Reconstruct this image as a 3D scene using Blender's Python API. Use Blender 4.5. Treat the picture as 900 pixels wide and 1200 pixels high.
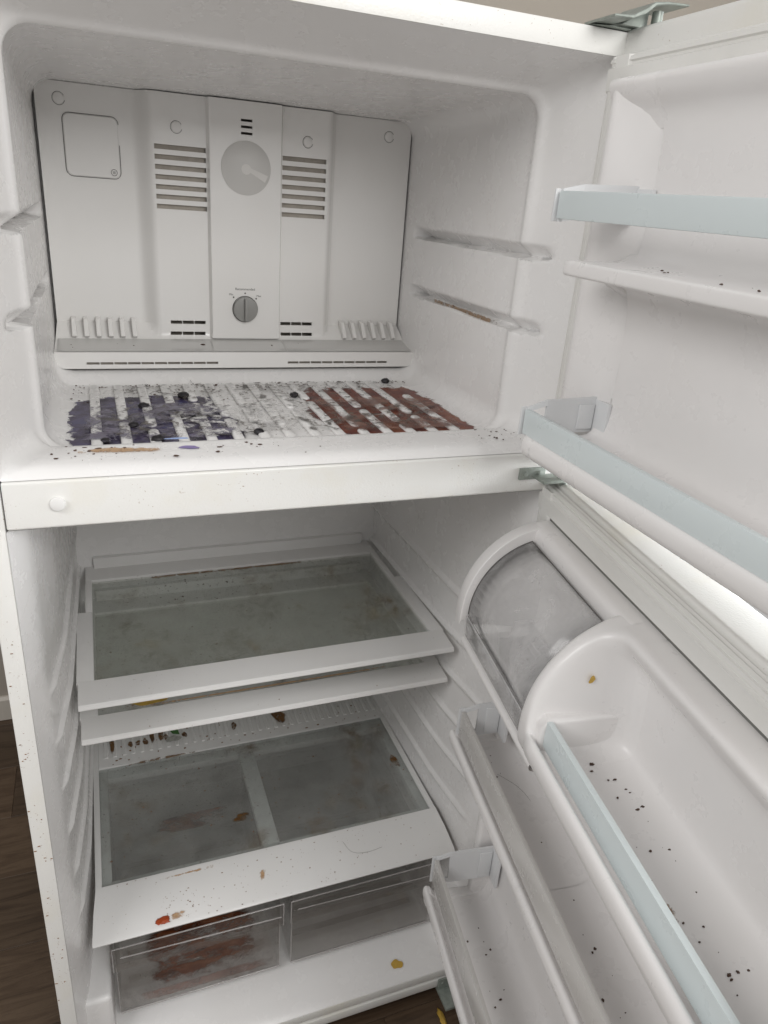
import bpy, bmesh, math, random
from mathutils import Vector, Matrix, noise

for o in list(bpy.data.objects):
    bpy.data.objects.remove(o, do_unlink=True)
random.seed(7)
scene = bpy.context.scene
COL = scene.collection

# ------------------------------------------------------------------ camera
def camera():
    yaw, pitch, roll, f = 0.3921, -0.4068, 0.0798, 854.41
    fwd = Vector((math.sin(yaw) * math.cos(pitch), math.cos(yaw) * math.cos(pitch), math.sin(pitch)))
    right = Vector((math.cos(yaw), -math.sin(yaw), 0))
    up = right.cross(fwd)
    r = right * math.cos(roll) + up * math.sin(roll)
    u = -right * math.sin(roll) + up * math.cos(roll)
    cd = bpy.data.cameras.new('camera')
    cd.sensor_fit = 'HORIZONTAL'
    cd.sensor_width = 36
    cd.lens = 36 * f / 900
    cd.clip_start = 0.02
    cd.clip_end = 100
    co = bpy.data.objects.new('camera', cd)
    COL.objects.link(co)
    m = Matrix((r, u, -fwd)).transposed().to_4x4()
    m.translation = (0.1321, -0.8216, 1.4573)
    co.matrix_world = m
    scene.camera = co
camera()

# ------------------------------------------------------------------ world, lamps, exposure
world = bpy.data.worlds.new('World')
scene.world = world
world.use_nodes = True
wb = world.node_tree.nodes['Background']
wb.inputs[0].default_value = (1.0, 0.988, 0.975, 1)
wb.inputs[1].default_value = 0.46

def area(name, loc, target, sx, sy, power, col):
    d = bpy.data.lights.new(name, 'AREA')
    d.shape = 'RECTANGLE'
    d.size = sx
    d.size_y = sy
    d.energy = power
    d.color = col
    o = bpy.data.objects.new(name, d)
    COL.objects.link(o)
    o.location = loc
    o.rotation_euler = (Vector(target) - Vector(loc)).to_track_quat('-Z', 'Y').to_euler()
    return o
area('window_light', (1.05, -2.2, 2.35), (0.3, 0.1, 1.25), 1.4, 1.0, 42, (1.0, 0.99, 0.975))
area('left_fill_light', (-1.5, -1.15, 2.45), (0.65, -0.45, 1.0), 1.2, 1.0, 26, (1.0, 0.985, 0.97))  # added fill lamp for the inner faces of the doors, not a known window
sw = area('side_window_light', (2.4, -0.5, 1.38), (0.7, -0.3, 1.12), 1.2, 0.6, 15, (0.96, 0.98, 1.0))
sw.data.spread = math.radians(45)

scene.view_settings.view_transform = 'Standard'
scene.view_settings.look = 'None'
scene.view_settings.exposure = 0.0
scene.view_settings.gamma = 1.0
scene.view_settings.use_curve_mapping = False
scene.cycles.caustics_reflective = False
scene.cycles.caustics_refractive = False
scene.cycles.blur_glossy = 1.0
scene.cycles.sample_clamp_indirect = 3.0
scene.cycles.max_bounces = 12
scene.cycles.transparent_max_bounces = 24

# ------------------------------------------------------------------ materials
class NT:
    def __init__(s, name):
        s.m = bpy.data.materials.new(name)
        s.m.use_nodes = True
        s.t = s.m.node_tree
        s.t.nodes.clear()
        s.out = s.n('ShaderNodeOutputMaterial')
    def n(s, typ, **kw):
        nd = s.t.nodes.new(typ)
        for k, v in kw.items():
            if k.startswith('i_'):
                key = k[2:].replace('_', ' ')
                nd.inputs[key].default_value = v
            else:
                setattr(nd, k, v)
        return nd
    def l(s, a, b):
        s.t.links.new(a, b)
    def coord(s, scale=(1, 1, 1)):
        g = s.n('ShaderNodeNewGeometry')
        mp = s.n('ShaderNodeMapping')
        mp.inputs['Scale'].default_value = scale
        s.l(g.outputs['Position'], mp.inputs['Vector'])
        return mp.outputs[0]
    def noise(s, vec, scale, detail=4, rough=.6, dist=0):
        nd = s.n('ShaderNodeTexNoise')
        nd.inputs['Scale'].default_value = scale
        nd.inputs['Detail'].default_value = detail
        nd.inputs['Roughness'].default_value = rough
        nd.inputs['Distortion'].default_value = dist
        s.l(vec, nd.inputs['Vector'])
        return nd.outputs['Fac']
    def ramp(s, fac, stops, interp='LINEAR'):
        r = s.n('ShaderNodeValToRGB')
        r.color_ramp.interpolation = interp
        el = r.color_ramp.elements
        while len(el) < len(stops):
            el.new(0.5)
        for e, (p, c) in zip(el, stops):
            e.position = p
            e.color = c if len(c) == 4 else (*c, 1)
        s.l(fac, r.inputs[0])
        return r.outputs[0]
    def math(s, op, a, b=None):
        nd = s.n('ShaderNodeMath', operation=op)
        for i, x in enumerate((a, b)):
            if x is None:
                continue
            if isinstance(x, (int, float)):
                nd.inputs[i].default_value = x
            else:
                s.l(x, nd.inputs[i])
        return nd.outputs[0]
    def mix(s, fac, a, b):
        nd = s.n('ShaderNodeMix', data_type='RGBA')
        for key, x in ((0, fac), (6, a), (7, b)):
            if isinstance(x, (int, float)):
                nd.inputs[key].default_value = x
            elif isinstance(x, tuple):
                nd.inputs[key].default_value = x if len(x) == 4 else (*x, 1)
            else:
                s.l(x, nd.inputs[key])
        return nd.outputs[2]
    def bsdf(s, col, rough=.4, **kw):
        b = s.n('ShaderNodeBsdfPrincipled')
        if isinstance(col, tuple):
            b.inputs['Base Color'].default_value = (*col, 1)
        else:
            s.l(col, b.inputs['Base Color'])
        if isinstance(rough, (int, float)):
            b.inputs['Roughness'].default_value = rough
        else:
            s.l(rough, b.inputs['Roughness'])
        for k, v in kw.items():
            b.inputs[k.replace('_', ' ')].default_value = v
        return b
    def bump(s, b, h, strength, dist=.001):
        bp = s.n('ShaderNodeBump')
        bp.inputs['Strength'].default_value = strength
        bp.inputs['Distance'].default_value = dist
        s.l(h, bp.inputs['Height'])
        s.l(bp.outputs[0], b.inputs['Normal'])
    def end(s, sh):
        s.l(sh.outputs[0] if hasattr(sh, 'outputs') else sh, s.out.inputs[0])
        return s.m

def plastic(name, col, rough=.38, grime=.10, grime_col=(.42, .36, .27), speck=.0):
    k = NT(name)
    p = k.coord()
    g = k.ramp(k.noise(p, 7, 2, .5, .3), [(.40, (0, 0, 0)), (.80, (1, 1, 1))])
    c = k.mix(k.math('MULTIPLY', g, grime), col, grime_col)
    if speck:
        s1 = k.ramp(k.noise(p, 300, 1, .5), [(.745, (0, 0, 0)), (.765, (1, 1, 1))])
        s2 = k.ramp(k.noise(p, 9, 3, .6), [(.52, (0, 0, 0)), (.66, (1, 1, 1))])
        c = k.mix(k.math('MULTIPLY', k.math('MULTIPLY', s1, s2), speck), c, (.16, .10, .05))
    r = k.ramp(k.noise(p, 22, 4), [(.3, (rough - .03,) * 3), (.7, (rough + .06,) * 3)])
    b = k.bsdf(c, r)
    return k.end(b)

M = {}
M['liner'] = plastic('white_liner_plastic', (.80, .792, .785), .25, .07)
M['door_liner'] = plastic('door_liner_plastic', (.80, .783, .775), .28, .05)
M['cover'] = plastic('cover_plastic', (.77, .76, .742), .20, .05)
M['frame'] = plastic('shelf_frame_plastic', (.77, .765, .755), .33, .08, speck=.6)
M['gasket'] = plastic('gasket_vinyl', (.74, .735, .71), .45, .10)
M['bracket'] = plastic('bracket_plastic', (.70, .71, .72), .33, .06)
M['clearwhite'] = plastic('milky_bar_plastic', (.60, .585, .565), .25, .03)
M['blue'] = plastic('pale_blue_plastic', (.66, .722, .732), .28, .02)
M['ledge'] = plastic('grey_glossy_ledge', (.55, .545, .53), .10, .05)
M['knob'] = plastic('grey_knob_plastic', (.27, .27, .26), .45, .05)
M['badge'] = plastic('badge_grey', (.57, .56, .54), .35, .03)
M['wallpaint'] = plastic('beige_wall_paint', (.40, .36, .31), .7, .06)
M['trim'] = plastic('baseboard_paint', (.62, .58, .52), .5, .1)

def steel_paint():
    k = NT('white_painted_steel')
    p = k.coord()
    s1 = k.ramp(k.noise(p, 330, 1, .5), [(.715, (0, 0, 0)), (.74, (1, 1, 1))])
    s2 = k.ramp(k.noise(p, 9, 4, .65), [(.50, (0, 0, 0)), (.62, (1, 1, 1))])
    y = k.ramp(k.noise(p, 7, 5, .6), [(.5, (.78, .775, .75)), (.8, (.74, .71, .62))])
    c = k.mix(k.math('MULTIPLY', k.math('MULTIPLY', s1, s2), .75), y, (.25, .14, .06))
    b = k.bsdf(c, .33)
    k.bump(b, k.noise(p, 420, 2), .22, .0012)
    return k.end(b)
M['steel'] = steel_paint()

def plain(name, col, rough=.6, metal=0.0, nscale=80, var=.25, bump=.3):
    k = NT(name)
    p = k.coord()
    n = k.noise(p, nscale, 4)
    c = k.mix(n, tuple(x * (1 - var) for x in col), tuple(min(1, x * (1 + var)) for x in col))
    b = k.bsdf(c, rough, Metallic=metal)
    k.bump(b, n, bump, .001)
    return k.end(b)
M['dark'] = plain('dark_cavity_metal', (.42, .38, .33), .6, .0)
M['black'] = plain('black_gap', (.025, .023, .02), .7)
M['gap'] = plain('grey_gap_vinyl', (.16, .16, .15), .6)
M['hinge'] = plain('zinc_hinge_metal', (.29, .32, .29), .42, .35, 120, .4, .4)
M['berry'] = plain('shrivelled_berry', (.012, .010, .013), .5, 0, 300, .4, .8)
M['crumb'] = plain('dark_crumb', (.075, .042, .028), .8, 0, 300, .8)
M['crumb_brown'] = plain('brown_crumb', (.20, .10, .045), .8, 0, 300, .6)
M['leaf'] = plain('green_leaf', (.05, .13, .035), .5, 0, 120, .5)
M['foil'] = plain('pale_foil_scrap', (.45, .45, .42), .35, .3, 200, .7)
M['orange'] = plain('orange_scrap', (.40, .065, .015), .45, 0, 160, .5)
M['yellow'] = plain('yellow_scrap', (.52, .33, .06), .45, 0, 160, .3)
M['violet'] = plain('violet_flake', (.25, .20, .42), .5, 0, 160, .3)
M['bluef'] = plain('blue_flake', (.30, .42, .72), .4, 0, 160, .3)
M['ink'] = plain('grey_print_ink', (.09, .085, .08), .6)
M['hair'] = plain('dark_hair', (.06, .05, .04), .6)
M['badge_light'] = plain('badge_light', (.66, .645, .62), .35, 0, 40, .04, .05)

def clear(name, tint, haze, haze_col, rough=.06, dirt=None, dirt_amt=.5, dscale=16, streak=0.0):
    """thin clear plastic or glass: see-through tint, a reflection that follows the viewing angle, a hazy film and dried dirt"""
    k = NT(name)
    p = k.coord()
    tr = k.n('ShaderNodeBsdfTransparent')
    tr.inputs[0].default_value = (*tint, 1)
    df = k.n('ShaderNodeBsdfDiffuse')
    df.inputs[0].default_value = (*haze_col, 1)
    f = k.ramp(k.noise(p, 12, 5, .62, .6), [(.3, (haze * .55,) * 3), (.75, (min(1, haze * 1.5),) * 3)])
    m1 = k.n('ShaderNodeMixShader')
    k.l(f, m1.inputs[0]); k.l(tr.outputs[0], m1.inputs[1]); k.l(df.outputs[0], m1.inputs[2])
    sh = m1.outputs[0]
    if dirt:
        dd = k.n('ShaderNodeBsdfDiffuse')
        dc = k.ramp(k.noise(p, 30, 4), [(.35, dirt[0]), (.65, dirt[1])])
        k.l(dc, dd.inputs[0])
        big = k.ramp(k.noise(p, dscale * .45, 4, .6, .5), [(.50, (0, 0, 0)), (.68, (1, 1, 1))])
        fine = k.ramp(k.noise(p, dscale * 2.2, 6, .7, .8), [(.44, (0, 0, 0)), (.70, (1, 1, 1))])
        spk = k.ramp(k.noise(p, dscale * 14, 2, .5), [(.69, (0, 0, 0)), (.72, (1, 1, 1))])
        mask = k.math('MAXIMUM', k.math('MULTIPLY', big, fine), k.math('MULTIPLY', spk, .8))
        m2 = k.n('ShaderNodeMixShader')
        k.l(k.math('MULTIPLY', mask, dirt_amt), m2.inputs[0])
        k.l(sh, m2.inputs[1]); k.l(dd.outputs[0], m2.inputs[2])
        sh = m2.outputs[0]
    gl = k.n('ShaderNodeBsdfGlossy')
    gl.inputs['Roughness'].default_value = rough
    lw = k.n('ShaderNodeLayerWeight')
    lw.inputs['Blend'].default_value = .5
    fres = k.math('ADD', .035, k.math('MULTIPLY', .9, k.math('POWER', lw.outputs['Facing'], 5)))
    m3 = k.n('ShaderNodeMixShader')
    k.l(fres, m3.inputs[0]); k.l(sh, m3.inputs[1]); k.l(gl.outputs[0], m3.inputs[2])
    return k.end(m3)
M['glass'] = clear('shelf_glass', (.93, .945, .93), .11, (.50, .50, .46), .08, ((.34, .28, .16), (.20, .12, .05)), .62)
M['glass2'] = clear('crisper_glass', (.92, .935, .93), .17, (.58, .58, .56), .10, ((.26, .18, .08), (.17, .08, .03)), .62, 13)
M['drawer'] = clear('clear_drawer_plastic', (.965, .96, .955), .035, (.5, .48, .46), .05, ((.13, .06, .04), (.20, .13, .10)), .25, 14)
M['drawer2'] = clear('clear_drawer_plastic_clean', (.95, .945, .94), .05, (.42, .40, .38), .06)
M['drawer_rim'] = clear('clear_drawer_rim', (.95, .945, .94), .42, (.62, .60, .59), .08)
M['butter'] = clear('clear_bin_plastic', (.985, .985, .985), .28, (.86, .85, .85), .16)

def stain(name, cols, scale, lo, hi, amt=1.0, stretch=(1, 1, 1), dist=.8):
    """dried spill: opaque where it is thick, nothing where it has flaked away"""
    k = NT(name)
    p = k.coord(stretch)
    n1 = k.noise(p, scale, 6, .66, dist)
    n2 = k.noise(p, scale * 3.3, 5, .7, .6)
    at = k.n('ShaderNodeAttribute', attribute_name='edge')
    fall = k.math('MULTIPLY', k.math('SUBTRACT', 1.0, at.outputs['Fac']), .34)
    n = k.math('SUBTRACT', k.math('ADD', k.math('MULTIPLY', n1, .72), k.math('MULTIPLY', n2, .28)), fall)
    a = k.math('MULTIPLY', k.ramp(n, [(lo, (0, 0, 0)), (hi, (1, 1, 1))]), amt)
    n3 = k.noise(p, scale * 1.7, 5, .65, .5)
    c = k.ramp(n3, [(.3 + .4 * i / max(1, len(cols) - 1), q) for i, q in enumerate(cols)])
    b = k.bsdf(c, .28)
    b.inputs['Specular IOR Level'].default_value = .16
    k.bump(b, n2, .35, .001)
    tr = k.n('ShaderNodeBsdfTransparent')
    m = k.n('ShaderNodeMixShader')
    k.l(a, m.inputs[0]); k.l(tr.outputs[0], m.inputs[1]); k.l(b.outputs[0], m.inputs[2])
    return k.end(m)
M['purple'] = stain('dried_purple_juice', [(.006, .003, .014), (.026, .016, .050), (.085, .070, .145), (.030, .042, .14)], 18, .385, .43, .98)
M['red'] = stain('dried_red_juice', [(.04, .007, .005), (.13, .020, .010), (.20, .045, .016), (.25, .09, .04)], 16, .38, .43, .97, (1, .8, 1))
M['purple_thin'] = stain('thin_purple_film', [(.06, .05, .08), (.16, .14, .20), (.26, .26, .33)], 20, .47, .55, .85)
M['red_thin'] = stain('thin_red_film', [(.10, .035, .025), (.22, .10, .07), (.32, .19, .14)], 20, .46, .57, .7)
M['frost'] = stain('white_frosty_film', [(.62, .61, .60), (.74, .73, .72), (.50, .49, .50)], 26, .50, .56, .9, (1, 1, 1), 2.0)
M['grime'] = stain('dark_grime_film', [(.03, .026, .024), (.10, .085, .07), (.20, .17, .14)], 36, .525, .60, .85, (1, 1, 1), 1.8)
M['rust'] = stain('rust_brown_drips', [(.10, .045, .015), (.20, .10, .03), (.06, .03, .015)], 26, .38, .52, .9)
M['tan'] = stain('tan_dried_smear', [(.46, .27, .13), (.54, .35, .20), (.30, .16, .07)], 60, .33, .47, .85)
M['brownsm'] = stain('brown_dried_smear', [(.16, .09, .05), (.30, .20, .12), (.08, .04, .02)], 60, .40, .50, .9)
M['ochre'] = stain('ochre_dried_smear', [(.34, .27, .13), (.40, .34, .20), (.24, .17, .08)], 24, .44, .66, .45)
M['redbrown'] = stain('red_brown_residue', [(.05, .012, .006), (.20, .060, .024), (.32, .14, .07)], 15, .42, .52, .95, (1, 2.2, 2.2))
M['pinkres'] = stain('pinkish_brown_residue', [(.13, .055, .04), (.26, .13, .095), (.20, .09, .065)], 20, .30, .50, .75)

def wood():
    k = NT('wood_plank')
    oi = k.n('ShaderNodeObjectInfo')
    g = k.n('ShaderNodeNewGeometry')
    ad = k.n('ShaderNodeVectorMath', operation='ADD')
    sc = k.n('ShaderNodeVectorMath', operation='SCALE')
    k.l(oi.outputs['Random'], sc.inputs['Scale'])
    sc.inputs[0].default_value = (7, 13, 5)
    k.l(g.outputs['Position'], ad.inputs[0]); k.l(sc.outputs[0], ad.inputs[1])
    mp = k.n('ShaderNodeMapping')
    mp.inputs['Scale'].default_value = (1.5, 13, 13)
    k.l(ad.outputs[0], mp.inputs[0])
    n1 = k.noise(mp.outputs[0], 3.2, 8, .68, 1.2)
    n2 = k.noise(ad.outputs[0], 9, 4, .6, .4)
    c = k.ramp(n1, [(.28, (.036, .022, .013)), (.46, (.078, .050, .031)), (.60, (.108, .073, .047)), (.75, (.062, .041, .026))])
    knot = k.ramp(n2, [(.64, (0, 0, 0)), (.74, (1, 1, 1))])
    c = k.mix(k.math('MULTIPLY', knot, .8), c, (.035, .022, .015))
    v = k.math('ADD', .78, k.math('MULTIPLY', oi.outputs['Random'], .4))
    mx = k.n('ShaderNodeVectorMath', operation='SCALE')
    k.l(c, mx.inputs[0]); k.l(v, mx.inputs['Scale'])
    b = k.bsdf(mx.outputs[0], .42)
    k.bump(b, n1, .25, .001)
    return k.end(b)
M['wood'] = wood()

# ------------------------------------------------------------------ mesh helpers
def link(name, me, mat, parent=None, origin=None, smooth=None):
    """one mesh object; its vertices come in world metres and are moved to a local origin"""
    vs = [v.co.copy() for v in me.vertices]
    if origin is None:
        lo = [min(v[i] for v in vs) for i in range(3)]
        hi = [max(v[i] for v in vs) for i in range(3)]
        origin = Vector(((lo[0] + hi[0]) / 2, (lo[1] + hi[1]) / 2, lo[2]))
    origin = Vector(origin)
    me.transform(Matrix.Translation(-origin))
    if smooth is not None:
        for p in me.polygons:
            p.use_smooth = True
        me.set_sharp_from_angle(angle=math.radians(smooth))
    me.materials.append(M[mat] if isinstance(mat, str) else mat)
    o = bpy.data.objects.new(name, me)
    COL.objects.link(o)
    if parent is not None:
        o.parent = parent
        o['_'] = 0
        del o['_']
        o.location = origin - WORLD[parent.name]
    else:
        o.location = origin
    WORLD[o.name] = origin.copy()
    return o
WORLD = {}

def empty(name, loc):
    o = bpy.data.objects.new(name, None)
    o.empty_display_size = .05
    COL.objects.link(o)
    o.location = loc
    WORLD[o.name] = Vector(loc)
    return o

def tag(o, label, cat, group=None):
    o['label'] = label
    o['category'] = cat
    if group:
        o['group'] = group
    return o

class B:
    """collects shapes into one bmesh, in world metres or through a map function"""
    def __init__(s, fn=None):
        s.bm = bmesh.new()
        s.fn = fn or (lambda a, b, c: Vector((a, b, c)))
    def add(s, verts, faces):
        vs = [s.bm.verts.new(s.fn(*v)) for v in verts]
        for f in faces:
            try:
                s.bm.faces.new([vs[i] for i in f])
            except ValueError:
                pass
        return vs
    def merge(s, t):
        me = bpy.data.meshes.new('tmp')
        t.to_mesh(me)
        t.free()
        s.bm.from_mesh(me)
        bpy.data.meshes.remove(me)
    def box(s, x0, x1, y0, y1, z0, z1, bev=0.0, seg=2):
        t = bmesh.new()
        vs = [t.verts.new(s.fn(x, y, z)) for x in (x0, x1) for y in (y0, y1) for z in (z0, z1)]
        for f in ((0, 1, 3, 2), (4, 6, 7, 5), (0, 4, 5, 1), (2, 3, 7, 6), (0, 2, 6, 4), (1, 5, 7, 3)):
            t.faces.new([vs[i] for i in f])
        bmesh.ops.recalc_face_normals(t, faces=t.faces)
        if bev:
            bmesh.ops.bevel(t, geom=list(t.edges), offset=bev, segments=seg, profile=.6, affect='EDGES')
        s.merge(t)
        return s
    def prism(s, prof, a0, a1, axis, bev=0.0, seg=3):
        """closed 2D profile pushed along an axis (0, 1 or 2 of the map's coordinates); the rims of both ends are rounded"""
        t = bmesh.new()
        def P(a, p):
            c = list(p)
            c.insert(axis, a)
            return s.fn(*c)
        A = [t.verts.new(P(a0, p)) for p in prof]
        C = [t.verts.new(P(a1, p)) for p in prof]
        fa = t.faces.new(A)
        fb = t.faces.new(list(reversed(C)))
        n = len(prof)
        for i in range(n):
            t.faces.new((A[i], C[i], C[(i + 1) % n], A[(i + 1) % n]))
        bmesh.ops.recalc_face_normals(t, faces=t.faces)
        if bev:
            es = list(set(fa.edges) | set(fb.edges))
            bmesh.ops.bevel(t, geom=es, offset=bev, segments=seg, profile=.5, affect='EDGES', clamp_overlap=True)
        s.merge(t)
        return s
    def sheet(s, prof, stations, axis):
        """open 2D profile swept along an axis"""
        rows = []
        for a in stations:
            row = []
            for p in prof:
                c = list(p)
                c.insert(axis, a)
                row.append(s.bm.verts.new(s.fn(*c)))
            rows.append(row)
        for r0, r1 in zip(rows, rows[1:]):
            for i in range(len(prof) - 1):
                s.bm.faces.new((r0[i], r1[i], r1[i + 1], r0[i + 1]))
        return s
    def tube(s, pts, r, n=8):
        pts = [s.fn(*p) for p in pts]
        rings = []
        for i, p in enumerate(pts):
            d = (pts[min(i + 1, len(pts) - 1)] - pts[max(i - 1, 0)]).normalized()
            a = d.orthogonal().normalized()
            b = d.cross(a)
            rr = r[i] if isinstance(r, (list, tuple)) else r
            rings.append([s.bm.verts.new(p + a * rr * math.cos(2 * math.pi * k / n) + b * rr * math.sin(2 * math.pi * k / n)) for k in range(n)])
        for q0, q1 in zip(rings, rings[1:]):
            for k in range(n):
                s.bm.faces.new((q0[k], q0[(k + 1) % n], q1[(k + 1) % n], q1[k]))
        s.bm.faces.new(list(reversed(rings[0])))
        s.bm.faces.new(rings[-1])
        return s
    def disc(s, c, r, h, axis=1, n=32, bev=0.0, sign=-1):
        """flat round boss: axis is the direction it faces"""
        prof = []
        for k in range(n):
            a = 2 * math.pi * k / n
            prof.append((math.cos(a) * r, math.sin(a) * r))
        o = [i for i in range(3) if i != axis]
        pr = [(c[o[0]] + p[0], c[o[1]] + p[1]) for p in prof]
        s.prism(pr, c[axis], c[axis] + sign * h, axis, bev, 2)
        return s
    def obj(s, name, mat, parent=None, smooth=35, recalc=True, origin=None):
        if recalc:
            bmesh.ops.recalc_face_normals(s.bm, faces=s.bm.faces)
        me = bpy.data.meshes.new(name)
        s.bm.to_mesh(me)
        s.bm.free()
        return link(name, me, mat, parent, origin, smooth)

def chaikin(pts, n=2, keep=True):
    for _ in range(n):
        q = [pts[0]]
        for a, b in zip(pts, pts[1:]):
            q.append(tuple(.75 * x + .25 * y for x, y in zip(a, b)))
            q.append(tuple(.25 * x + .75 * y for x, y in zip(a, b)))
        q.append(pts[-1])
        pts = q
    return pts

def smooth_interp(pts, width):
    """piecewise linear function through pts, averaged over a window"""
    def lin(t):
        if t <= pts[0][0]:
            return pts[0][1]
        for (a, fa), (b, fb) in zip(pts, pts[1:]):
            if t <= b:
                return fa + (fb - fa) * (t - a) / (b - a)
        return pts[-1][1]
    def f(t):
        w = min(width, max(0.0, t - pts[0][0]))
        return sum(lin(t + w * (k / 4.0)) for k in range(-4, 5)) / 9
    return f

def ss(a, b, x):
    t = max(0.0, min(1.0, (x - a) / (b - a)))
    return t * t * (3 - 2 * t)

def liner_mesh(ys, xl, xr, zb, zt, rad, disp, nz, nx):
    """moulded tub: rounded rectangular rings from the front opening to the back wall; disp pushes rails in or out of the side walls"""
    bm = bmesh.new()
    rings = []
    for y in ys:
        a, b, c, d, r = xl(y), xr(y), zb(y), zt(y), rad(y)
        pts = []
        for k in range(nx):
            pts.append((a + r + (b - a - 2 * r) * k / nx, c, 0))
        for k in range(8):
            t = -math.pi / 2 + math.pi / 2 * k / 8
            pts.append((b - r + r * math.cos(t), c + r + r * math.sin(t), 0))
        for k in range(nz):
            pts.append((b, c + r + (d - c - 2 * r) * k / nz, 1))
        for k in range(8):
            t = math.pi / 2 * k / 8
            pts.append((b - r + r * math.cos(t), d - r + r * math.sin(t), 0))
        for k in range(nx):
            pts.append((b - r - (b - a - 2 * r) * k / nx, d, 0))
        for k in range(8):
            t = math.pi / 2 + math.pi / 2 * k / 8
            pts.append((a + r + r * math.cos(t), d - r + r * math.sin(t), 0))
        for k in range(nz):
            pts.append((a, d - r - (d - c - 2 * r) * k / nz, -1))
        for k in range(8):
            t = math.pi + math.pi / 2 * k / 8
            pts.append((a + r + r * math.cos(t), c + r + r * math.sin(t), 0))
        ring = []
        for x, z, side in pts:
            if side:
                x += side * disp(y, z, side)
            ring.append(bm.verts.new((x, y, z)))
        rings.append(ring)
    n = len(rings[0])
    for p, q in zip(rings, rings[1:]):
        for k in range(n):
            bm.faces.new((p[k], p[(k + 1) % n], q[(k + 1) % n], q[k]))
    bm.faces.new(rings[-1])
    return bm

# ------------------------------------------------------------------ the setting
W = 0.75
fl = B().box(-2.2, 2.6, -2.4, 1.118, -.05, -.012).obj('floor', 'dark', smooth=None)
fl['kind'] = 'structure'
proto = None
row = 0
y = -1.10
while y < 1.115:
    off = random.uniform(0, 1.2)
    x = -1.5 - off
    while x < 1.7:
        x0, x1 = max(x, -1.5), min(x + 1.2, 1.7)
        if x1 - x0 > .05:
            b = B().box(x0 + .0003, x1 - .0003, y + .0003, min(y + .182, 1.116) - .0003, -.012, random.uniform(-.0004, 0), .0006, 1)
            b.obj('plank', 'wood', fl, smooth=None)
        x += 1.2
    y += .182
wl = B().box(-2.2, 2.6, 1.118, 1.22, -.05, 2.6).obj('wall', 'wallpaint', smooth=None)
wl['kind'] = 'structure'
bb = B().prism([(1.118, 0.001), (1.118, .075), (1.112, .075), (1.104, .068), (1.104, .001)], -2.2, 2.6, 0).obj('baseboard', 'trim', smooth=None)
bb['kind'] = 'structure'

# ------------------------------------------------------------------ refrigerator body
fr = empty('refrigerator', (W / 2, .33, 0))
tag(fr, 'white top-freezer refrigerator with both doors swung open', 'refrigerator')
FT = .0233
ZT, ZB, ZM0, ZM1 = 1.65, .030, 1.090, 1.147

b = B()
b.box(0, FT, 0, .66, ZB, ZT, .003)
b.box(W - FT, W, 0, .66, ZB, ZT, .003)
b.box(FT - .004, W - FT + .004, .0004, .66, 1.6235, ZT - .0004, .003)
b.box(FT - .004, W - FT + .004, .640, .659, ZB + .002, 1.63, .002)
b.box(FT - .004, W - FT + .004, .012, .64, ZB + .003, .05, .002)
b.obj('cabinet', 'steel', fr, 40)
b = B()
b.box(FT - .001, W - FT + .001, -.0015, .012, .0535, .0735, .004)
b.box(FT - .001, W - FT + .001, -.004, .012, .0305, .0515, .004)
b.obj('kick_rail', 'steel', fr, 40)
for x in (.06, W - .06):
    B().tube([(x, .03, .0), (x, .03, .034)], .016, 12).obj('levelling_foot', 'black', fr)
    B().tube([(x, .60, .0), (x, .60, .034)], .016, 12).obj('levelling_foot', 'black', fr)

# freezer liner ---------------------------------------------------------------------
_fx = smooth_interp([(0, FT), (.095, .063), (.6, .073)], .010)
_fz = smooth_interp([(0, 1.6235), (.095, 1.593), (.6, 1.576)], .010)
def bead(y):
    return math.exp(-((y - .098) / .0075) ** 2)
f_xl = lambda y: _fx(y) + .0056 * bead(y)
f_zt = lambda y: _fz(y) - .0056 * bead(y)
f_zb = smooth_interp([(0, 1.147), (.010, 1.1565), (.03, 1.1595), (.076, 1.1605), (.088, 1.148), (.402, 1.148), (.425, 1.168), (.6, 1.169)], .006)
f_r = smooth_interp([(0, .004), (.012, .018), (.1, .030), (.6, .03)], .004)
def f_disp(y, z, side):
    d = 0
    for z0 in (1.404, 1.306):
        zz = z - (z0 - .012 * (y - .25) * 0)
        g = max(0.0, min(1.0, (.0095 - zz) / .0165)) * ss(-.0098, -.0072, zz)
        tip = 1 + .45 * math.exp(-((y - .445) / .012) ** 2)
        w = ss(.050, .074, y) * (1 - ss(.452, .466, y))
        d += .023 * g * w * tip
    return d
ys = [0, .002, .005, .009, .014, .02, .028, .036, .045, .054, .062, .068, .074, .079, .083, .087, .091, .096, .102, .108, .115, .125, .14]
ys += [.14 + .02 * k for k in range(1, 14)] + [.405, .412, .419, .426, .433, .44, .446, .452, .458, .464, .47, .49, .51, .53]
bm = liner_mesh(ys, f_xl, lambda y: W - f_xl(y), f_zb, f_zt, f_r, f_disp, 150, 40)
me = bpy.data.meshes.new('freezer_liner')
bm.to_mesh(me); bm.free()
fl_liner = link('freezer_liner', me, 'liner', fr, None, 60)

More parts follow.
